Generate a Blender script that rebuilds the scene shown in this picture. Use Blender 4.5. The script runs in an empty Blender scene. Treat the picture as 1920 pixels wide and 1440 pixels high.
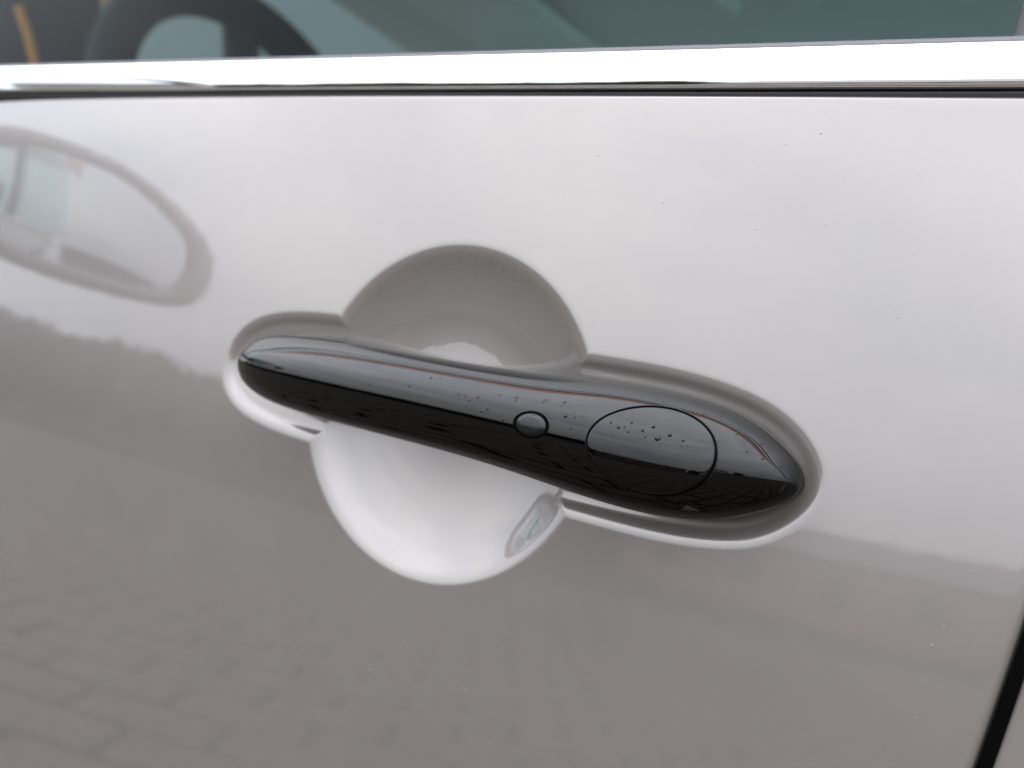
import bpy, bmesh, math, random
import numpy as np
from mathutils import Matrix, Vector, Euler

sc = bpy.context.scene
TAU = math.radians(11.0)          # the door skin leans back by this much at the handle
HH = 0.86                         # height of the handle above the paving
ROOT = Matrix.Translation((0, 0, HH)) @ Matrix.Rotation(-TAU, 4, 'X')

# ---------------------------------------------------------------- camera
cd = bpy.data.cameras.new('camera'); cam = bpy.data.objects.new('camera', cd)
sc.collection.objects.link(cam); sc.camera = cam
R3 = Matrix(((.8192137, -.1500047, .5535228), (.5444704, -.0996969, -.8328340), (.1801135, .9836458, 0.0)))
cam.matrix_world = ROOT @ Matrix.Translation((.1988, -.28, .0098)) @ R3.to_4x4()
cd.sensor_width = 36; cd.lens = 37.5; cd.clip_start = .01; cd.clip_end = 3000
cd.dof.use_dof = True; cd.dof.focus_distance = .292; cd.dof.aperture_fstop = 10.5

# ---------------------------------------------------------------- sky, sun, exposure
SUN_EL, SUN_AZ = math.radians(58), math.radians(25)
w = bpy.data.worlds.new('World'); sc.world = w; w.use_nodes = True
nt = w.node_tree; N = nt.nodes; L = nt.links; N.clear()
wo = N.new('ShaderNodeOutputWorld'); bg = N.new('ShaderNodeBackground'); L.new(bg.outputs[0], wo.inputs[0])
sky = N.new('ShaderNodeTexSky'); sky.sky_type = 'NISHITA'; sky.sun_disc = False
sky.sun_elevation = SUN_EL; sky.sun_rotation = SUN_AZ; sky.dust_density = 3.0; sky.air_density = 1.0
# overcast: a closed layer of soft grey cloud over the blue
tc = N.new('ShaderNodeTexCoord'); mp = N.new('ShaderNodeMapping'); mp.inputs['Scale'].default_value = (1.0, 1.0, 2.6)
L.new(tc.outputs['Generated'], mp.inputs[0])
nz = N.new('ShaderNodeTexNoise'); nz.inputs['Scale'].default_value = 2.6; nz.inputs['Detail'].default_value = 6; nz.inputs['Roughness'].default_value = .55
L.new(mp.outputs[0], nz.inputs['Vector'])
cr = N.new('ShaderNodeValToRGB'); L.new(nz.outputs['Fac'], cr.inputs[0])
cr.color_ramp.elements[0].position = .32; cr.color_ramp.elements[0].color = (.65, .70, .80, 1)
cr.color_ramp.elements[1].position = .70; cr.color_ramp.elements[1].color = (1.0, .99, .99, 1)
ml = N.new('ShaderNodeVectorMath'); ml.operation = 'SCALE'; ml.inputs[3].default_value = 11.5; L.new(cr.outputs[0], ml.inputs[0])
mx = N.new('ShaderNodeMix'); mx.data_type = 'RGBA'; mx.inputs[0].default_value = .88
L.new(sky.outputs[0], mx.inputs[6]); L.new(ml.outputs[0], mx.inputs[7]); # an overcast sky is about three times brighter overhead than at the horizon
sx = N.new('ShaderNodeSeparateXYZ'); L.new(tc.outputs['Generated'], sx.inputs[0])
mr = N.new('ShaderNodeMapRange'); mr.inputs[1].default_value = 0; mr.inputs[2].default_value = 1; mr.inputs[3].default_value = .42; mr.inputs[4].default_value = 1.5; L.new(sx.outputs[2], mr.inputs[0])
gs = N.new('ShaderNodeVectorMath'); gs.operation = 'SCALE'; L.new(mx.outputs[2], gs.inputs[0]); L.new(mr.outputs[0], gs.inputs[3]); L.new(gs.outputs[0], bg.inputs[0])
bg.inputs[1].default_value = .12
sl = bpy.data.lights.new('sun', 'SUN'); so = bpy.data.objects.new('sun', sl); sc.collection.objects.link(so)
sl.energy = .6; sl.angle = math.radians(25); sl.color = (1, .96, .9)
so.rotation_euler = Vector((-math.sin(SUN_AZ) * math.cos(SUN_EL), -math.cos(SUN_AZ) * math.cos(SUN_EL), -math.sin(SUN_EL))).to_track_quat('-Z', 'Y').to_euler()
vs = sc.view_settings; vs.view_transform = 'Standard'; vs.look = 'None'; vs.gamma = 1; vs.use_curve_mapping = False
vs.exposure = 1.98

# ---------------------------------------------------------------- helpers
def link(o, parent=None):
    sc.collection.objects.link(o)
    if parent is not None: o.parent = parent
    return o
def mesh(name, V, F, m, parent=None, smooth=True):
    me = bpy.data.meshes.new(name); me.from_pydata([tuple(v) for v in V], [], [tuple(f) for f in F]); me.update()
    if smooth: me.polygons.foreach_set('use_smooth', [True] * len(me.polygons))
    me.materials.append(m)
    return link(bpy.data.objects.new(name, me), parent)
def grid(name, P, m, parent=None, closed_u=False, closed_v=False, flip=False):
    """P: array (nu, nv, 3) -> quad sheet"""
    nu, nv = P.shape[:2]; idx = np.arange(nu * nv).reshape(nu, nv)
    a = idx if not closed_u else np.vstack([idx, idx[:1]])
    if closed_v: a = np.hstack([a, a[:, :1]])
    q = np.stack([a[:-1, :-1], a[1:, :-1], a[1:, 1:], a[:-1, 1:]], -1).reshape(-1, 4)
    if flip: q = q[:, ::-1]
    me = bpy.data.meshes.new(name); V = P.reshape(-1, 3).astype(np.float32); n = len(q)
    me.vertices.add(len(V)); me.vertices.foreach_set('co', V.ravel())
    me.loops.add(4 * n); me.loops.foreach_set('vertex_index', q.ravel().astype(np.int32))
    me.polygons.add(n); me.polygons.foreach_set('loop_start', (np.arange(n) * 4).astype(np.int32))
    me.polygons.foreach_set('use_smooth', np.ones(n, bool)); me.update(calc_edges=True); me.validate()
    me.materials.append(m)
    return link(bpy.data.objects.new(name, me), parent)
def sweep(name, prof, xs, m, parent=None, closed=True):
    """constant (y,z) profile swept along x"""
    prof = np.array(prof, float); xs = np.array(xs, float)
    P = np.zeros((len(xs), len(prof), 3)); P[:, :, 0] = xs[:, None]; P[:, :, 1] = prof[None, :, 0]; P[:, :, 2] = prof[None, :, 1]
    o = grid(name, P, m, parent, closed_v=closed)
    return o
def box(name, lo, hi, m, parent=None, bevel=0.0, seg=3):
    bm = bmesh.new(); bmesh.ops.create_cube(bm, size=1)
    for v in bm.verts: v.co = Vector([lo[i] + (v.co[i] + .5) * (hi[i] - lo[i]) for i in range(3)])
    if bevel: bmesh.ops.bevel(bm, geom=bm.edges[:], offset=bevel, segments=seg, affect='EDGES', profile=.5)
    me = bpy.data.meshes.new(name); bm.to_mesh(me); bm.free(); me.materials.append(m)
    if bevel: me.polygons.foreach_set('use_smooth', [True] * len(me.polygons))
    return link(bpy.data.objects.new(name, me), parent)
def tube(name, pts, r, m, parent=None, closed=False, n=12):
    pts = [Vector(p) for p in pts]; K = len(pts); P = np.zeros((K, n, 3)); ref = None
    for i, p in enumerate(pts):
        a = pts[i - 1] if (i or closed) else p; b = pts[(i + 1) % K] if (i < K - 1 or closed) else p
        t = (b - a).normalized()
        if ref is None: ref = t.orthogonal().normalized()
        ref = (ref - t * ref.dot(t)).normalized(); bn = t.cross(ref)
        rr = r[i] if hasattr(r, '__len__') else r
        for k in range(n):
            c = p + ref * math.cos(2 * math.pi * k / n) * rr + bn * math.sin(2 * math.pi * k / n) * rr
            P[i, k] = c
    return grid(name, P, m, parent, closed_u=closed, closed_v=True)
def tag(o, label, cat, group=None, kind=None):
    if label: o['label'] = label
    if cat: o['category'] = cat
    if group: o['group'] = group
    if kind: o['kind'] = kind
    return o
def mat(name, col=(.5, .5, .5), rough=.5, metal=0, **kw):
    m = bpy.data.materials.new(name); m.use_nodes = True; b = m.node_tree.nodes['Principled BSDF']
    b.inputs['Base Color'].default_value = (*col, 1); b.inputs['Roughness'].default_value = rough; b.inputs['Metallic'].default_value = metal
    for k, v in kw.items(): b.inputs[k].default_value = v
    return m
def noise_bump(m, scale, strength, dist=.0005, target='Normal', detail=2):
    t = m.node_tree; b = t.nodes['Principled BSDF']
    c = t.nodes.new('ShaderNodeTexCoord'); n = t.nodes.new('ShaderNodeTexNoise'); n.inputs['Scale'].default_value = scale; n.inputs['Detail'].default_value = detail
    u = t.nodes.new('ShaderNodeBump'); u.inputs['Strength'].default_value = strength; u.inputs['Distance'].default_value = dist
    t.links.new(c.outputs['Object'], n.inputs['Vector']); t.links.new(n.outputs['Fac'], u.inputs['Height']); t.links.new(u.outputs[0], b.inputs[target])
    return n
def vary(m, c1, c2, scale, detail=3, lo=.35, hi=.65):
    t = m.node_tree; b = t.nodes['Principled BSDF']
    c = t.nodes.new('ShaderNodeTexCoord'); n = t.nodes.new('ShaderNodeTexNoise'); n.inputs['Scale'].default_value = scale; n.inputs['Detail'].default_value = detail
    r = t.nodes.new('ShaderNodeValToRGB'); r.color_ramp.elements[0].position = lo; r.color_ramp.elements[1].position = hi
    r.color_ramp.elements[0].color = (*c1, 1); r.color_ramp.elements[1].color = (*c2, 1)
    t.links.new(c.outputs['Object'], n.inputs['Vector']); t.links.new(n.outputs['Fac'], r.inputs[0]); t.links.new(r.outputs[0], b.inputs['Base Color'])

# ---------------------------------------------------------------- materials
M = {}
def paint(name, col, rough=.42, metal=.65):
    m = mat(name, col, rough, metal); b = m.node_tree.nodes['Principled BSDF']; t = m.node_tree
    b.inputs['Coat Weight'].default_value = 1; b.inputs['Coat Roughness'].default_value = .015; b.inputs['Coat IOR'].default_value = 1.6
    # metal flake under the lacquer, orange peel in the lacquer itself
    noise_bump(m, 2600, .05, .0002, 'Normal', 1)
    noise_bump(m, 95, .05, .0004, 'Coat Normal', 2)
    # thin film of dust and dried rain on the lacquer
    c = t.nodes.new('ShaderNodeTexCoord'); n = t.nodes.new('ShaderNodeTexNoise'); n.inputs['Scale'].default_value = 22; n.inputs['Detail'].default_value = 7; n.inputs['Roughness'].default_value = .65
    r = t.nodes.new('ShaderNodeMapRange'); r.inputs[1].default_value = .4; r.inputs[2].default_value = .75; r.inputs[3].default_value = .012; r.inputs[4].default_value = .05
    t.links.new(c.outputs['Object'], n.inputs['Vector']); t.links.new(n.outputs['Fac'], r.inputs[0]); t.links.new(r.outputs[0], b.inputs['Coat Roughness'])
    h = t.nodes.new('ShaderNodeMapRange'); h.inputs[1].default_value = .3; h.inputs[2].default_value = .8; h.inputs[3].default_value = .97; h.inputs[4].default_value = 1.06
    v = t.nodes.new('ShaderNodeVectorMath'); v.operation = 'SCALE'; v.inputs[0].default_value = col
    t.links.new(n.outputs['Fac'], h.inputs[0]); t.links.new(h.outputs[0], v.inputs[3]); t.links.new(v.outputs[0], b.inputs['Base Color'])
    return m
M['paint'] = paint('silver_paint', (.156, .142, .133), .28, .41)
M['copper'] = paint('copper_paint', (.42, .13, .06), .3, .75)
M['black'] = mat('black_gloss', (.0004, .0004, .0004), .012, 0, **{'IOR': 1.35, 'Coat Weight': .0})
noise_bump(M['black'], 120, .03, .0002)
M['button'] = mat('button_plastic', (.006, .0062, .007), .22, 0, **{'Specular IOR Level': .25})
M['seam'] = mat('black_seam', (.002, .002, .002), .9, 0, **{'Specular IOR Level': .0})  # dead black, paints the dark of the seam, button gap and notch
M['rubber'] = mat('rubber', (.028, .027, .03), .55); noise_bump(M['rubber'], 900, .15, .0003)
M['grey_rubber'] = mat('grey_rubber', (.085, .082, .09), .6); noise_bump(M['grey_rubber'], 900, .15, .0003)
M['gap'] = mat('gap_rubber', (.002, .002, .002), .9, 0, **{'Specular IOR Level': .1})
M['chrome'] = mat('chrome', (.93, .94, .95), .03, 1)
M['dark_trim'] = mat('dark_trim', (.02, .02, .022), .3)
M['silver_trim'] = mat('satin_silver', (.55, .55, .55), .2, .9)
M['mirror'] = mat('mirror_silver', (.86, .88, .9), .01, 1)
M['seat'] = mat('seat_cloth', (.16, .17, .17), .85); noise_bump(M['seat'], 400, .3, .001)
M['brown'] = mat('brown_leather', (.018, .007, .0045), .8, 0, **{'Specular IOR Level': .1}); noise_bump(M['brown'], 300, .3, .001)
M['orange'] = mat('orange_stitch', (.65, .20, .02), .5)
M['lining'] = mat('grey_lining', (.78, .80, .79), .9)
M['shell'] = mat('mirror_shell', (.22, .21, .20), .4)
M['lens'] = mat('pale_plastic', (.85, .88, .86), .35)  # plain pale plastic, no lamp: bright spots, visors and grab handle
M['rail'] = mat('copper_rail', (.72, .33, .22), .35, 1.0)
M['wheel'] = mat('wheel_leather', (.004, .005, .005), .7, 0, **{'Specular IOR Level': .15}); noise_bump(M['wheel'], 300, .3, .001)
def glass_mat():
    m = bpy.data.materials.new('tinted_glass'); m.use_nodes = True; t = m.node_tree; t.nodes.clear()
    o = t.nodes.new('ShaderNodeOutputMaterial'); tr = t.nodes.new('ShaderNodeBsdfTransparent'); gl = t.nodes.new('ShaderNodeBsdfGlossy')
    tr.inputs[0].default_value = (.54, .73, .74, 1); gl.inputs[0].default_value = (.92, .98, 1, 1); gl.inputs['Roughness'].default_value = .0
    fr = t.nodes.new('ShaderNodeFresnel'); fr.inputs[0].default_value = 1.14; mxs = t.nodes.new('ShaderNodeMixShader')
    t.links.new(fr.outputs[0], mxs.inputs[0]); t.links.new(tr.outputs[0], mxs.inputs[1]); t.links.new(gl.outputs[0], mxs.inputs[2]); t.links.new(mxs.outputs[0], o.inputs[0])
    return m
M['glass'] = glass_mat()
M['water'] = mat('water_on_black', (.002, .002, .002), .0, 0, **{'IOR': 1.33})
# ---- handle surface in the door frame (metres; x along the car, o outward, z up) ----
XL,XR=-0.1050,0.1098
TOP=[(-105,-.8),(-104.8,3.2),(-103.2,6.3),(-98.5,9.6),(-91,11.6),(-76,12.9),(-60,13.5),(-35,13.6),(-13.7,13.6),(6.4,13.7),(25,14.2),(38.3,15.0),(47.8,15.8),(55,16.1),(70,15.9),(83,14.9),(93,12.2),(100.6,8.2),(106.6,3.6),(109.8,-2.6)]
BOT=[(-105,-.8),(-103,-5.2),(-96.5,-8.8),(-83,-11.9),(-66,-13.0),(-52,-13.4),(-21,-13.9),(6.2,-14.4),(21,-15.2),(33,-16.1),(44,-17.2),(50,-17.7),(61,-18.6),(71,-18.8),(80,-18.2),(89.5,-16.8),(98,-13.2),(104.6,-9.6),(108.6,-6.0),(109.8,-2.6)]
def _smooth(pts,top):
    p=np.array(pts)/1000.
    th=np.arccos(np.clip(1-2*(p[:,0]-XL)/(XR-XL),-1,1)); th[0]=0; th[-1]=np.pi
    g=np.linspace(0,np.pi,721); v=np.interp(g,th,p[:,1])
    # odd reflection about the tips keeps the rounded ends, then a gaussian takes the facets out
    e=120; a=2*v[0]-v[1:e+1][::-1]; b=2*v[-1]-v[-e-1:-1][::-1]
    w=np.concatenate([a,v,b]); k=np.exp(-.5*(np.arange(-70,71)/21.)**2); k/=k.sum()
    w=np.convolve(w,k,'same')[e:-e]
    return g,w
G,VT=_smooth(TOP,1); _,VB=_smooth(BOT,0)
def theta(x): return np.arccos(np.clip(1-2*(np.asarray(x)-XL)/(XR-XL),-1,1))
def edges(x):
    th=theta(x); return np.interp(th,G,VT),np.interp(th,G,VB)
def sst(a,b,x):
    t=np.clip((x-a)/(b-a),0,1); return t*t*t*(t*(6*t-15)+10)
# cross-section: normal angle (degrees above straight out) against t = 1 at the top edge .. -1 at the lower edge
_T=np.linspace(1,-1,401)
_A=np.interp(-_T,[-1,-.975,-.9,-.74,-.45,-.2,.08,.4,.75,.93,1],[78,68,58,48.5,42,21,-4,-19,-38,-60,-76])
_k=np.exp(-.5*(np.arange(-30,31)/9.)**2); _k/=_k.sum()
_A=np.convolve(np.pad(_A,30,mode='edge'),_k,'valid')
_S=np.concatenate([[0],np.cumsum(np.tan(np.radians((_A[1:]+_A[:-1])/2))*(_T[:-1]-_T[1:]))])
SMAX=_S.max()
def section(t): return np.interp(-np.asarray(t),-_T,_S)/SMAX
def omid(x):
    x=np.asarray(x)
    return -.0005+.0102*np.sin(theta(x))**.9
def fdep(x):
    t,b=edges(x); w=np.maximum((t-b)/2,1e-7); return .0150*(w/.0150)**.85*SMAX
def front(x,z):
    t,b=edges(x); c=(t+b)/2; w=np.maximum((t-b)/2,1e-6)
    return omid(x)+fdep(x)*section(np.clip((z-c)/w,-1,1))

# ================================================================ large setting
M['paver'] = mat('concrete_paver', (.2, .185, .165), .8, 0, **{'Specular IOR Level': .15}); vary(M['paver'], (.046, .040, .031), (.068, .059, .046), 6, 5); noise_bump(M['paver'], 60, .4, .004)
M['bed'] = mat('joint_sand', (.055, .05, .045), .95, 0, **{'Specular IOR Level': .1}); vary(M['bed'], (.002, .002, .002), (.004, .004, .004), 3)
ground = mesh('ground', [(-900, -900, -.012), (900, -900, -.012), (900, 900, -.012), (-900, 900, -.012)], [(0, 1, 2, 3)], M['bed'], smooth=False)
tag(ground, 'dark sandy ground under the paving', None, kind='structure')
pav = bpy.data.objects.new('pavement', None); link(pav); tag(pav, 'grey-brown block paving beside the car', None, kind='structure')
PW, PL, PJ = .25, .38, .030
bm = bmesh.new(); bmesh.ops.create_cube(bm, size=1)
for v in bm.verts: v.co = Vector((v.co.x * (PL - PJ), v.co.y * (PW - PJ), v.co.z * .07 - .035))
bmesh.ops.bevel(bm, geom=[e for e in bm.edges if all(v.co.z > -.01 for v in e.verts)], offset=.006, segments=1, affect='EDGES')
pme = bpy.data.meshes.new('paver'); bm.to_mesh(pme); bm.free(); pme.materials.append(M['paver'])
random.seed(4); PA = math.radians(-32); k = 0
cells = []
for i in range(-60, 60):
    for j in range(-60, 60):
        u, v = (i + .5 * (j % 2)) * PL, j * PW
        x, y = u * math.cos(PA) - v * math.sin(PA), u * math.sin(PA) + v * math.cos(PA)
        cells.append((math.hypot(x + 2.2, y + 2.6), x, y))
cells.sort()
for d, x, y in cells[:300]:
    o = bpy.data.objects.new('paver', pme); link(o, pav)
    o.location = (x, y, random.uniform(-.002, .002)); o.rotation_euler = (random.uniform(-.004, .004), random.uniform(-.004, .004), PA)
V = []; F = []
for d, x, y in cells[300:14000]:
    c, s = math.cos(PA), math.sin(PA); b = len(V); z = random.uniform(-.003, .001)
    for a, e in ((-1, -1), (1, -1), (1, 1), (-1, 1)):
        p, q = a * (PL - PJ) / 2, e * (PW - PJ) / 2; V.append((x + p * c - q * s, y + p * s + q * c, z))
    F.append((b, b + 1, b + 2, b + 3))
o = mesh('distant_pavers', V, F, M['paver'], pav, smooth=False); o['kind'] = 'stuff'

# ================================================================ the car
car = bpy.data.objects.new('parked_car', None); link(car); car.matrix_world = ROOT
tag(car, 'pale silver car door with a glossy black handle and chrome window strip', 'car')

# ---- door skin: a height field with the finger cup and the channel round the handle ends
LIP = np.array([(42.9, 21.4), (59.6, 21.3), (75.6, 20.4), (91.2, 17.6), (101.4, 13.4), (108.5, 7.8), (112.6, 1.6), (113.0, -4.2), (109.8, -10.6), (102.8, -17.2), (93.9, -21.4), (79.2, -23.8), (63.4, -24.5), (42.5, -24.5),
                (-20, -23), (-74.6, -21.3), (-85, -20.4), (-97, -19.0), (-109.4, -15.6), (-116.4, -9.6), (-118.8, -2.8), (-117.4, 4.7), (-112.6, 11.3), (-103.9, 16.5), (-90, 19.7), (-70.6, 21.4), (-20, 21.5)]) / 1000.
def catmull(P, n=10):
    out = []
    K = len(P)
    for i in range(K):
        p0, p1, p2, p3 = P[i - 1], P[i], P[(i + 1) % K], P[(i + 2) % K]
        for t in np.linspace(0, 1, n, endpoint=False):
            out.append(.5 * (2 * p1 + (p2 - p0) * t + (2 * p0 - 5 * p1 + 4 * p2 - p3) * t * t + (3 * p1 - p0 - 3 * p2 + p3) * t ** 3))
    return np.array(out)
def circ_smooth(P, s):
    k = np.exp(-.5 * (np.arange(-40, 41) / s) ** 2); k /= k.sum()
    return np.stack([np.convolve(np.concatenate([P[-40:, i], P[:, i], P[:40, i]]), k, 'valid') for i in range(2)], 1)
LIPS = circ_smooth(catmull(LIP), 5.0)
def sdf(x, z, poly):
    """signed distance, positive inside"""
    d2 = np.full(x.shape, 1e9); ins = np.zeros(x.shape, bool)
    A = poly; B = np.roll(poly, -1, 0)
    for (ax, az), (bx, bz) in zip(A, B):
        ex, ez = bx - ax, bz - az; L2 = ex * ex + ez * ez + 1e-18
        t = np.clip(((x - ax) * ex + (z - az) * ez) / L2, 0, 1)
        d2 = np.minimum(d2, (x - ax - t * ex) ** 2 + (z - az - t * ez) ** 2)
        c = ((az > z) != (bz > z)) & (x < ex * (z - az) / (ez if abs(ez) > 1e-15 else 1e-15) + ax); ins ^= c
    return np.where(ins, 1, -1) * np.sqrt(d2)
def smax(a, b, k): return np.maximum(a, b) + np.maximum(k - np.abs(a - b), 0) ** 3 / (6 * k * k)
def smin(a, b, k): return np.minimum(a, b) - np.maximum(k - np.abs(a - b), 0) ** 3 / (6 * k * k)
def softplus(v, k): return smax(v, np.zeros_like(v), k)
RC = 1.55
def skin(x, z): return -z * z / (2 * RC) - x * x / (2 * 9.0)
def depth(x, z):
    rho2 = (((x + .0135) / .0568) ** 2 + ((z + .0033) / .0545) ** 2) ** 1.7
    cup = softplus(.0093 * (1 - rho2), .0024)
    near = (np.abs(x) < .14) & (np.abs(z) < .04)
    g = np.zeros_like(x)
    s = sdf(x[near], z[near], LIPS)
    gg = smin(softplus(.80 * (s - .0003), .0030), .0017, .0015)
    gg = gg + .0011 * sst(.0016, .0115, s)
    g[near] = gg
    kk = np.maximum(.0016 * sst(.0002, .0030, np.maximum(cup, g)), 1e-7)
    out = np.where(near, smax(cup, g, kk), cup)
    return out
def steps(*segs):
    r = []
    for a, b, d in segs:
        n = max(1, int(round((b - a) / d))); r += list(np.linspace(a, b, n, endpoint=False))
    return r
def xgap(z): return .1660 + .130 * (z + .0274) - .25 * (z + .0274) ** 2
ZT = .1046
ER = .0022
XE = xgap(0.) - ER
xs = np.array(steps((-.95, -.3, .02), (-.3, -.127, .004), (-.127, .120, .0005), (.120, XE, .002)) + [XE])
zs = np.array(steps((-.55, -.2, .02), (-.2, -.066, .004), (-.066, .060, .0005), (.060, ZT - ER, .002)) + [ZT - ER])
Xg, Zg = np.meshgrid(xs, zs, indexing='ij')
O = skin(Xg, Zg) - depth(Xg, Zg)
Xs = Xg + (xgap(Zg) - xgap(0.)) * sst(.118, XE, Xg)
P = np.stack([Xs, -O, Zg], -1)
def roll_edge(P, axis, dirv, r, fl=.018, n=6):
    """round the last row over and turn a flange inwards"""
    last = P[-1] if axis == 0 else P[:, -1]
    rows = []
    for a in list(np.linspace(0, math.pi / 2, n + 1)[1:]): rows.append(last + np.array(dirv) * r * math.sin(a) + np.array((0, 1, 0)) * r * (1 - math.cos(a)))
    rows.append(rows[-1] + np.array((0, fl, 0)))
    rows = np.array(rows)
    return np.concatenate([P, rows], 0) if axis == 0 else np.concatenate([P, rows.transpose(1, 0, 2)], 1)
P = roll_edge(P, 0, (1, 0, 0), ER); P = roll_edge(P, 1, (0, 0, 1), .0012, .010)
door = grid('door_panel', P, M['paint'], car)

# ---- body side behind the door gap
GW = .0040
xr = np.array(list(np.linspace(0, .9, 40)))
zr = np.array(steps((-.55, ZT - .0012, .012)) + [ZT - .0012])
A, B = np.meshgrid(xr, zr, indexing='ij')
Xr = xgap(B) + GW + ER + A
P = np.stack([Xr, -skin(Xr, B), B], -1)[::-1]
P = roll_edge(P, 0, (-1, 0, 0), ER); P = roll_edge(P, 1, (0, 0, 1), .0012, .010)
grid('body_side', P, M['paint'], car, flip=True)
# rubber at the bottom of the gap
zz = np.linspace(-.55, .1, 60)
P = np.array([[(xgap(z) - .006, .010 + z * z / 2 / RC, z), (xgap(z) + GW + .006, .010 + z * z / 2 / RC, z)] for z in zz])
grid('gap_seal', P, M['gap'], car)

# ---- chrome strip below the window with its rubber
def prof_round(pts, n=6, r=.001):
    """polygon with rounded corners"""
    out = []; K = len(pts)
    for i in range(K):
        p = Vector(pts[i]); a = Vector(pts[i - 1]); b = Vector(pts[(i + 1) % K])
        va = (a - p); vb = (b - p); rr = min(r, va.length * .45, vb.length * .45)
        pa = p + va.normalized() * rr; pb = p + vb.normalized() * rr
        for t in np.linspace(0, 1, n): out.append(tuple(pa * (1 - t) ** 2 + p * 2 * t * (1 - t) + pb * t * t))
    return out
yb = .00337      # the skin's inset at the belt
X0, X1 = -.80, .60
ts = np.linspace(0, 1, 41); an = np.radians(np.interp(ts, [0, .07, .6, 1], [-60, -13, -5, 22])); seg = .0124 / 40
fy = np.concatenate([[0], np.cumsum(np.sin((an[1:] + an[:-1]) / 2) * seg)]); fz = np.concatenate([[0], np.cumsum(np.cos((an[1:] + an[:-1]) / 2) * seg)])
fz *= .0112 / fz[-1]; fy -= fy.min()
face = [(yb - .0012 + a, .1059 + c) for a, c in zip(fy, fz)]
prof = [(yb + .006, .1059), (yb + .0030, .1057)] + face + [(yb + .006, .1176)]
sweep('chrome_strip', prof, np.linspace(X0, X1, 60), M['chrome'], car)
sweep('lower_seal', prof_round([(yb + .0030, .1036), (yb + .0020, .1052), (yb + .009, .1064), (yb + .009, .1000)], 4, .0006), [X0, X1], M['rubber'], car)
# ---- side glass, leaning inwards
LEAN = math.radians(2)
def gl(s, z0=.118): return (yb + .0062 + s * math.sin(LEAN) + s * s * .06, z0 + s * math.cos(LEAN))
gp = [gl(s) for s in np.linspace(-.004, .40, 40)]
XG = .1392
P = np.array([[(x + (z - .12) * .10 * (1 if x > 0 else -1.6 * 0), y, z) for (y, z) in gp] for x in np.linspace(-.80, XG, 30)])
glass = grid('window_glass', P, M['glass'], car)
sweep('glass_seal', prof_round([(yb + .0030, .1174), (yb + .0028, .1192), (yb + .0050, .1206), (yb + .012, .1206), (yb + .012, .116)], 4, .0005), [X0, X1], M['grey_rubber'], glass)
def strip(name, xa, xb, dy, m, parent, n=20):
    P = np.array([[(x + (z - .12) * .10, y + dy, z) for x in (xa, xb)] for (y, z) in [gl(s) for s in np.linspace(-.002, .40, n)]])
    P2 = P + np.array((0, .006, 0)); Q = np.concatenate([P2[:, :1], P, P2[:, 1:]], 1)
    return grid(name, Q, m, parent)
strip('glass_edge_seal', XG + .0003, XG + .0052, -.0008, M['rubber'], glass)
strip('pillar_trim', XG + .0060, XG + .085, -.0012, M['dark_trim'], car)
P = np.array([[(x, y, z) for (y, z) in gp] for x in (XG + .10, .95)])
grid('rear_window_glass', P, M['glass'], car)
# ---- roof: copper rail above the glass, then the roof skin
yt, ztp = gl(.40)
rp = [(yt + .004, ztp - .010), (yt - .004, ztp - .009), (yt - .009, ztp + .02), (yt - .014, ztp + .17), (yt + .012, ztp + .22), (yt + .12, ztp + .235), (yt + .4, ztp + .25), (yt + .75, ztp + .25)]
rpc = []
for i in range(len(rp) - 1):
    p0 = np.array(rp[max(i - 1, 0)]); p1 = np.array(rp[i]); p2 = np.array(rp[i + 1]); p3 = np.array(rp[min(i + 2, len(rp) - 1)])
    for t in np.linspace(0, 1, 8, endpoint=False): rpc.append(.5 * (2 * p1 + (p2 - p0) * t + (2 * p0 - 5 * p1 + 4 * p2 - p3) * t * t + (3 * p1 - p0 - 3 * p2 + p3) * t ** 3))
sweep('roof', rpc, np.linspace(-1.05, 1.3, 50), M['rail'], car, closed=False)

# ---- the handle
handle_P = []
nx = 300; ths = np.linspace(0.004, math.pi - .004, nx); hx = XL + (XR - XL) * (1 - np.cos(ths)) / 2
t_, b_ = edges(hx); c_ = (t_ + b_) / 2; w_ = (t_ - b_) / 2; om = omid(hx); fd = fdep(hx); bd = np.minimum(.0065, .0065 * np.sin(ths) * 3) * 1.0 + .003 * np.sin(ths) * (1 - sst(-.095, -.05, hx) * (1 - sst(.03, .09, hx)))
ph = np.linspace(0, math.pi, 97); q = np.cos(ph)
Pf = np.stack([np.repeat(hx[:, None], 97, 1), -(om[:, None] + fd[:, None] * section(q)[None]), c_[:, None] + w_[:, None] * q[None]], -1)
q2 = -np.cos(ph[1:-1][::2]); 
ob = om[:, None] + fd[:, None] * float(section(-1.)) * ((1 - q2) / 2)[None]
Pb = np.stack([np.repeat(hx[:, None], len(q2), 1), -(ob * (1 - (1 - q2 ** 2) ** .25) + (om - bd)[:, None] * (1 - q2 ** 2) ** .25), c_[:, None] + w_[:, None] * q2[None]], -1)
handle = grid('door_handle', np.concatenate([Pf, Pb], 1), M['black'], car, closed_v=True)
tag(handle, 'glossy black bar handle, wider at its rear end', None)
def on_handle(x, z, off=0.): return (x, -(float(front(x, z)) + off), z)
def pad(name, cx, cz, rx, rz, prof, m, tilt=0., na=96):
    """an elliptical plate that follows the handle; prof: list of (radius fraction, height above the handle)"""
    P = []
    for (r, h) in prof:
        row = []
        for a in np.linspace(0, 2 * math.pi, na, endpoint=False):
            x, z = cx + rx * r * math.cos(a), cz + rz * r * math.sin(a); row.append(on_handle(x, z, h - tilt * math.sin(a) * r))
        P.append(row)
    return grid(name, np.array(P), m, handle, closed_v=True, flip=True)
cap = (0.0740, -0.0008, 0.0177, 0.0117)
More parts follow.
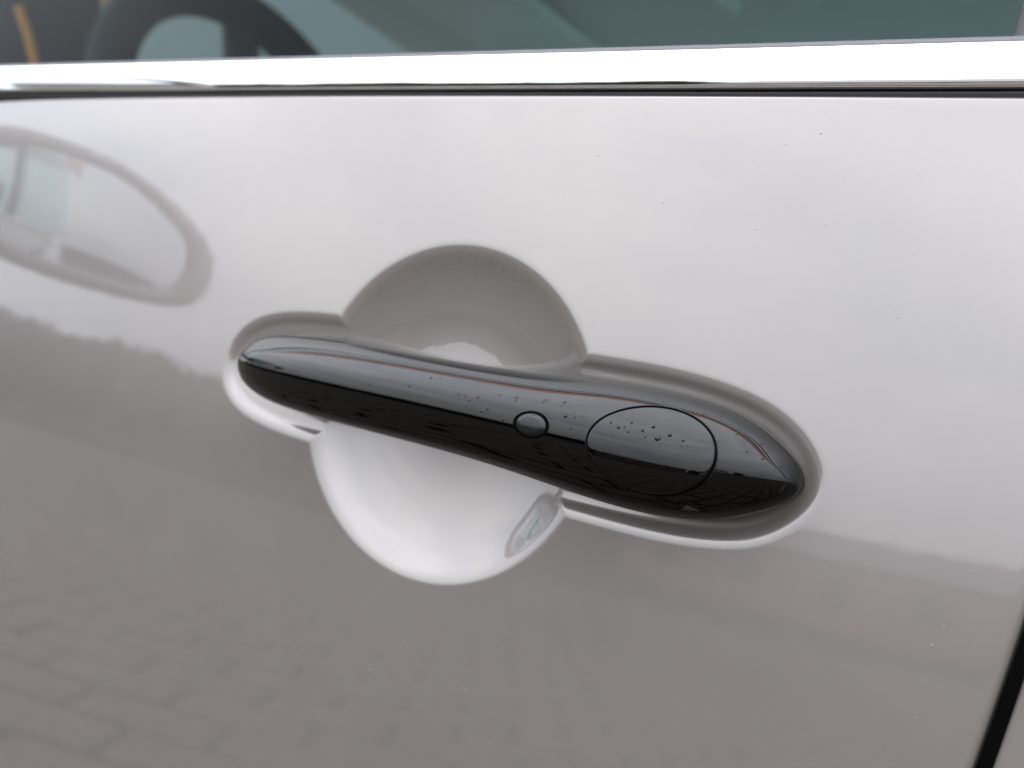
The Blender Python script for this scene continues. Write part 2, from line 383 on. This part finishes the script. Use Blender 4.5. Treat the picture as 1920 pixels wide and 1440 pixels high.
rs = [(r, .00055) for r in np.linspace(.001, .955, 26)] + [(.97, .00051), (.98, .00040), (.988, .0002), (.992, -.0002), (.993, -.002)]
tag(pad('lock_cover', *cap, rs, M['black'], .0011), 'oval lock cover at the rear end', None)
def seam(name, c, k, r, h, m):
    pts = [on_handle(c[0] + c[2] * k * math.cos(a), c[1] + c[3] * k * math.sin(a), h) for a in np.linspace(0, 2 * math.pi, 120, endpoint=False)]
    return tube(name, pts, r, m, handle, closed=True, n=10)
seam('lock_cover_seam', cap, 1.004, .00034, -.00008, M['seam'])
seam('lock_cover_rim', cap, 1.026, .00024, -.00012, M['black'])
btn = (0.0374, -0.0006, 0.0061, 0.0039)
rs = [(r, .0005 + .0005 * (1 - r * r)) for r in np.linspace(.001, .62, 10)] + [(.70, .0004), (.79, .0002), (.85, -.0001), (.87, -.0006)]
tag(pad('lock_button', *btn, rs, M['button'], na=64), 'small oval grey push button', None)
rs = [(.80, -.0001), (.84, .00010), (.98, .00010), (1.02, .00002), (1.03, -.0003)]
pad('button_gap_shade', *btn, rs, M['seam'], na=64)  # flush black ring, shade of the gap round the button put into its colour
# flat dark patch painting the shade of a notch in the lower edge, with its lip
def patch(name, pts, off, m):
    return mesh(name, [on_handle(x, z, off) for x, z in pts], [tuple(range(len(pts)))], m, handle, smooth=False)
nb = [(0.0826, -0.0135), (0.0887, -0.0123), (0.0901, -0.0143), (0.0839, -0.0153)]
patch('notch_shade', nb, .00012, M['seam'])
V = [on_handle(.0853, -.0133, .0001), on_handle(.0880, -.0127, .0001), on_handle(.0889, -.0142, .0017), on_handle(.0841, -.0151, .0017)]
mesh('notch_lip', V, [(0, 1, 2, 3)], M['black'], handle, smooth=False)

# ---- wing mirror, out of frame ahead of the door but seen in the paint, the chrome and the handle
MC = np.array((-.56, -.185, .090))
def egg(a, sx, sz): 
    c, s = math.cos(a), math.sin(a); e = .85 + .22 * c * s * 2 if c > 0 else .85; return (math.copysign(abs(c) ** e, c) * sx, math.copysign(abs(s) ** e, s) * sz)
MN = Vector((math.cos(math.radians(12)), -math.sin(math.radians(-12)) * -1, .0)).normalized()
ang = math.radians(18)           # the glass is turned a little towards the driver
SHEAR = -.11
def mpt(u, v, d): # u outward, v up, d rearward
    return (MC[0] + d * math.cos(ang) + u * math.sin(ang), MC[1] - u * math.cos(ang) + d * math.sin(ang), MC[2] + v + SHEAR * u)
secs = [(1.0, .004), (1.02, .000), (1.03, -.012), (1.0, -.035), (.90, -.062), (.70, -.085), (.40, -.098), (.01, -.102)]
ins = [(.02, -.004), (.86, -.004), (.885, -.002), (.90, .004), (.95, .0075)]
def ering(k, d, n=64): return [mpt(*[c * k for c in egg(a, .118 - .012 * math.sin(a), .058)], d) for a in np.linspace(0, 2 * math.pi, n, endpoint=False)]
mir = grid('wing_mirror', np.array([ering(k, d) for k, d in [(.78, -.006), (.79, -.002), (.81, .004), (.90, .0075)] + secs]), M['shell'], car, closed_v=True)
grid('mirror_glass', np.array([ering(k, .0 + .0015 * (1 - k * k)) for k in (.005, .2, .4, .6, .78, .80)]), M['mirror'], mir, closed_v=True)
tube('mirror_arm', [(-.56, -.11, .075), (-.57, -.06, .085), (-.575, .01, .098)], [.022, .02, .026], M['dark_trim'], mir, n=20)

# ---- cabin
SW = Vector((-.70, .50, .20)); wn = Vector((math.cos(math.radians(24)), 0, math.sin(math.radians(24))))
ax1 = Vector((0, 1, 0)); ax2 = wn.cross(ax1).normalized() * -1
rim = tube('steering_wheel', [SW + (ax1 * math.cos(a) + ax2 * math.sin(a)) * .182 for a in np.linspace(0, 2 * math.pi, 72, endpoint=False)], .023, M['wheel'], car, closed=True, n=18)
for a in (0, math.pi, -math.pi / 2):
    d = ax1 * math.cos(a) + ax2 * math.sin(a); tube('spoke', [SW + d * .04, SW + d * .18], [.026, .016], M['wheel'], rim)
hubp = [SW + wn * .03, SW + wn * .02, SW - wn * .02, SW - wn * .3]
tube('wheel_hub', hubp, [.03, .065, .06, .04], M['wheel'], rim, n=24)
def seat(y, x):
    b = box('seat_back', (x - .07, y - .24, -.30), (x + .07, y + .24, .34), M['seat'], car, .055, 4)
    b.rotation_euler = (0, math.radians(16), 0)
    box('headrest', (x - .05, y - .13, .37), (x + .05, y + .13, .55), M['seat'], b, .04, 4)
seat(.42, .30); seat(1.10, .26)
dash = box('dashboard', (-1.25, .08, -.25), (-.86, 1.45, .13), M['brown'], car, .05, 4)
bin_ = box('instrument_hood', (-1.0, .26, .12), (-.83, .40, .36), M['brown'], car, .045, 4)
tube('hood_piping', [(-.822, .285, .285), (-.822, .300, .262), (-.822, .318, .225)], .005, M['orange'], bin_)
tube('hood_piping', [(-.832, .40, .13), (-.828, .40, .31), (-.828, .34, .358), (-.83, .38, .360)], .004, M['orange'], bin_)
box('far_door_trim', (-1.3, 1.47, -.6), (1.3, 1.53, .11), M['lining'], car)
P = np.array([[(x, 1.50 - (y - yb), z) for (y, z) in gp] for x in (-1.7, .3)])
grid('far_window_glass', P, M['glass'], car)
box('far_pillar', (.30, 1.36, .08), (.44, 1.5, .55), M['lining'], car, .02)
sweep('headlining', [(yt + .03, ztp + .005), (.6, ztp + .05), (1.32, ztp + .01)], [-1.05, 1.3], M['lining'], car, closed=False)
for x, y, a in ((-.72, 1.0, .9), (-.40, .95, -.6), (-.29, .93, -.5)):
    d = Vector((math.cos(a), .2, math.sin(a))) * .018
    tube('bright_spot', [Vector((x, y, .535)) + d * k for k in (-1, -.9, -.6, 0, .6, .9, 1)], [.001, .007, .011, .012, .011, .007, .001], M['lens'], car, n=14)  # pale bodies added to stand in for soft bright spots in the window
for y0, y1 in ((.20, .62), (.84, 1.26)): box('sun_visor', (-.86, y0, .522), (-.66, y1, .540), M['lens'], car, .008)
tube('grab_handle', [(-.45, 1.22, .54), (-.43, 1.20, .50), (-.28, 1.20, .50), (-.26, 1.22, .54)], .012, M['lens'], car)
box('sill', (-.95, .10, -.84), (1.3, .26, -.50), M['gap'], car, .03)
box('cabin_floor', (-1.3, .03, -.62), (1.3, 1.5, -.56), M['dark_trim'], car)
box('parcel_shelf', (1.0, .05, -.6), (1.3, 1.46, .14), M['lining'], car)
box('door_card', (-1.2, .125, -.56), (1.0, .15, .098), M['lining'], car)

# ================================================================ water on the handle and the paint
dr = [(28.9,6.2,0.5),(29.1,5.3,0.35),(38.2,7.0,0.35),(39.2,7.1,0.35),(38.3,6.3,0.35),(44.8,7.4,0.5),(47.5,3.9,0.85),(50.5,3.9,0.4),(52.5,4.6,0.35),(50.6,0.7,0.4),(27.7,-0.8,0.45),(19.6,0.4,0.5),(21.2,1.4,0.5),(22.9,5.9,0.4),(-4.7,7.2,0.55),(-1.3,7.6,0.35),(-10.4,3.6,0.5),(-2.8,1.5,0.35),(8.9,4.1,0.45),(11.5,3.8,0.35),(13.7,2.8,0.5),(16.1,4.2,0.55),(16.3,1.6,0.35),(76.0,2.7,0.9),(78.7,4.2,0.6),(71.2,4.0,0.4),(64.3,3.6,0.5),(82.6,3.4,0.4),(73.5,5.5,0.4),(72.6,2.4,0.35),(101.5,2.4,0.45),(105.5,1.2,0.4),(97.7,3.5,0.4),(99.6,6.2,0.4),(93.7,7.6,0.45),(69.9,12.7,0.4),(71.6,12.5,0.35),(83.5,11.0,0.4),(87.7,11.3,0.35)]
random.seed(9)
for i in range(45): dr.append((random.uniform(-70, 100), random.uniform(1, 10), random.uniform(.15, .3)))
V = []; F = []
def drop(c, n, r, h):
    n = Vector(n).normalized(); a = n.orthogonal().normalized(); b = n.cross(a); base = len(V); K = 10
    sx = random.uniform(.75, 1.3)
    for rr, hh in ((1.0, -.05), (.85, .5), (.5, .86)):
        for k in range(K):
            t = 2 * math.pi * k / K; V.append(Vector(c) + a * math.cos(t) * r * rr * sx + b * math.sin(t) * r * rr / sx + n * h * hh)
    V.append(Vector(c) + n * h)
    for j in range(2):
        for k in range(K): F.append((base + j * K + k, base + j * K + (k + 1) % K, base + (j + 1) * K + (k + 1) % K, base + (j + 1) * K + k))
    for k in range(K): F.append((base + 2 * K + k, base + 2 * K + (k + 1) % K, base + 3 * K))
for x, z, r in dr:
    x /= 1000; z /= 1000; r /= 1000; e = 2e-4
    incap = ((x - cap[0]) / cap[2]) ** 2 + ((z - cap[1]) / cap[3]) ** 2 < .9
    gx = (float(front(x + e, z)) - float(front(x - e, z))) / 2 / e; gz = (float(front(x, z + e)) - float(front(x, z - e))) / 2 / e
    drop(on_handle(x, z, .00034 if incap else 0), (-gx, -1, -gz), r, r * .45)
wd = mesh('water_droplets', V, F, M['water']); wd.matrix_world = ROOT
tag(wd, 'tiny rain droplets scattered on the black handle', 'water', kind='stuff')

V = []; F = []; random.seed(21)
for i in range(520):
    x, z = random.uniform(-.25, .16), random.uniform(-.12, .098) if i % 3 else random.uniform(.03, .098)
    if abs(x) < .125 and abs(z) < .062: continue
    r = random.uniform(.00010, .00026) * (1.5 if random.random() < .06 else 1)
    drop((x, -float(skin(x, z)) - .00001, z), (0, -1, z / RC), r, r * .35)
sp = mesh('rain_specks', V, F, M['paint']); sp.matrix_world = ROOT; tag(sp, 'fine rain specks dotted over the silver door', 'water', kind='stuff')

# ================================================================ far surroundings, seen only in the reflections
M['brick'] = mat('red_brick', (.30, .07, .05), .85); vary(M['brick'], (.15, .068, .056), (.22, .10, .085), 2)
M['render'] = mat('pale_render', (.55, .55, .52), .85); M['slate'] = mat('roof_slate', (.06, .06, .065), .7); M['pane'] = mat('dark_pane', (.02, .025, .03), .08)
M['leaf'] = mat('leaf', (.03, .045, .018), .8); vary(M['leaf'], (.018, .03, .012), (.05, .07, .025), .8); M['bark'] = mat('bark', (.05, .038, .028), .9)
def house(px, py, rot, wd, dp, ht, rf, wall, label):
    h = bpy.data.objects.new('house', None); link(h); h.location = (px, py, 0); h.rotation_euler = (0, 0, rot); tag(h, label, 'building', 'houses reflected in the paint')
    box('wall', (-wd / 2, -dp / 2, -.05), (wd / 2, dp / 2, ht), wall, h)
    mesh('roof', [(-wd / 2 - .3, -dp / 2 - .3, ht - .1), (wd / 2 + .3, -dp / 2 - .3, ht - .1), (wd / 2 + .3, dp / 2 + .3, ht - .1), (-wd / 2 - .3, dp / 2 + .3, ht - .1), (-wd / 2 - .3, 0, ht + rf), (wd / 2 + .3, 0, ht + rf)],
         [(0, 1, 5, 4), (2, 3, 4, 5), (0, 4, 3), (1, 2, 5), (3, 2, 1, 0)], M['slate'], h, False)
    n = int(wd / 3)
    for i in range(n):
        x = -wd / 2 + (i + .5) * wd / n
        for sgn in (-1, 1): box('window', (x - .6, sgn * (dp / 2 + .01) - .03, 1.0), (x + .6, sgn * (dp / 2 + .01) + .03, 2.3), M['pane'], h)
def tree(px, py, h, r, seed, label):
    rnd = random.Random(seed); t = bpy.data.objects.new('tree', None); link(t); t.location = (px, py, 0); tag(t, label, 'tree', 'trees reflected in the paint')
    tube('trunk', [(0, 0, -.05), (.05, 0, h * .3), (.1, .05, h * .7)], [.22, .16, .06], M['bark'], t, n=8)
    VV = []; FF = []
    for i in range(4000):
        a, e = rnd.uniform(0, 6.283), rnd.uniform(-1, 1); k = rnd.random() ** .4 * (1 + .25 * math.sin(3 * a + seed) * math.cos(2 * e))
        c = Vector((math.cos(a) * math.sqrt(1 - e * e) * r * k, math.sin(a) * math.sqrt(1 - e * e) * r * k, h * .48 + math.copysign(abs(e) ** .6, e) * h * .5 * k)); s = rnd.uniform(.15, .35)
        u = Vector((rnd.uniform(-1, 1), rnd.uniform(-1, 1), rnd.uniform(-1, 1))).normalized(); v = u.orthogonal().normalized(); b = len(VV)
        VV += [c + u * s, c + v * s * .6, c - u * s, c - v * s * .6]; FF.append((b, b + 1, b + 2, b + 3))
    mesh('crown', VV, FF, M['leaf'], t, False)
M['wall'] = mat('grey_wall', (.10, .105, .105), .9)
wl = box('sky_block_wall', (-12, 4.2, -.05), (9, 4.5, 3.4), M['wall']); tag(wl, 'added tall grey wall blocking the sky beyond the far windows', 'wall')  # wall added to keep bright sky out of the view through the cabin
house(-6, -38, .1, 20, 8, 3.0, 1.4, M['brick'], 'long low red brick house opposite the car')
house(17, -42, -.2, 12, 8, 3.2, 2, M['render'], 'pale rendered house opposite the rear of the car')
spots = [(-19, -36, 4.6, 2.6, 'round tree at the left end of the brick house'), (-24, -35, 4.2, 3.4, 'second tree left of the brick house'), (-29.5, -33, 4.7, 3.7, 'third tree left of the brick house'), (-35, -31, 4.4, 3.7, 'fourth tree left of the brick house'),
         (-40, -28, 4.8, 3.7, 'fifth tree left of the brick house'), (-45, -24, 4.6, 3.7, 'sixth tree left of the brick house'), (-49, -19, 4.8, 3.7, 'seventh tree left of the brick house'), (-53, -14, 5.0, 3.7, 'eighth tree left of the brick house'), (-56, -8, 5.0, 3.7, 'farthest tree ahead of the car'),
         (7, -36, 4.2, 2.2, 'small tree at the right end of the brick house'), (27, -34, 5, 2.5, 'tree beyond the rearmost house')]
spots += [(-21.6, -36.5, 4.3, 2.8, 'low tree behind the first two left of the brick house'), (-26.8, -35, 4.3, 2.8, 'low tree behind the second and third left of the brick house'), (-32.4, -33, 4.4, 2.8, 'low tree behind the third and fourth left of the brick house'), (-37.6, -30.5, 4.4, 2.8, 'low tree behind the fourth and fifth left of the brick house'), (-43, -27, 4.5, 2.8, 'low tree behind the fifth and sixth left of the brick house'), (-47.6, -22, 4.6, 2.8, 'low tree behind the sixth and seventh left of the brick house')]
for i, (x, y, h, r, lb) in enumerate(spots): tree(x, y, h, r, i + 1, lb)
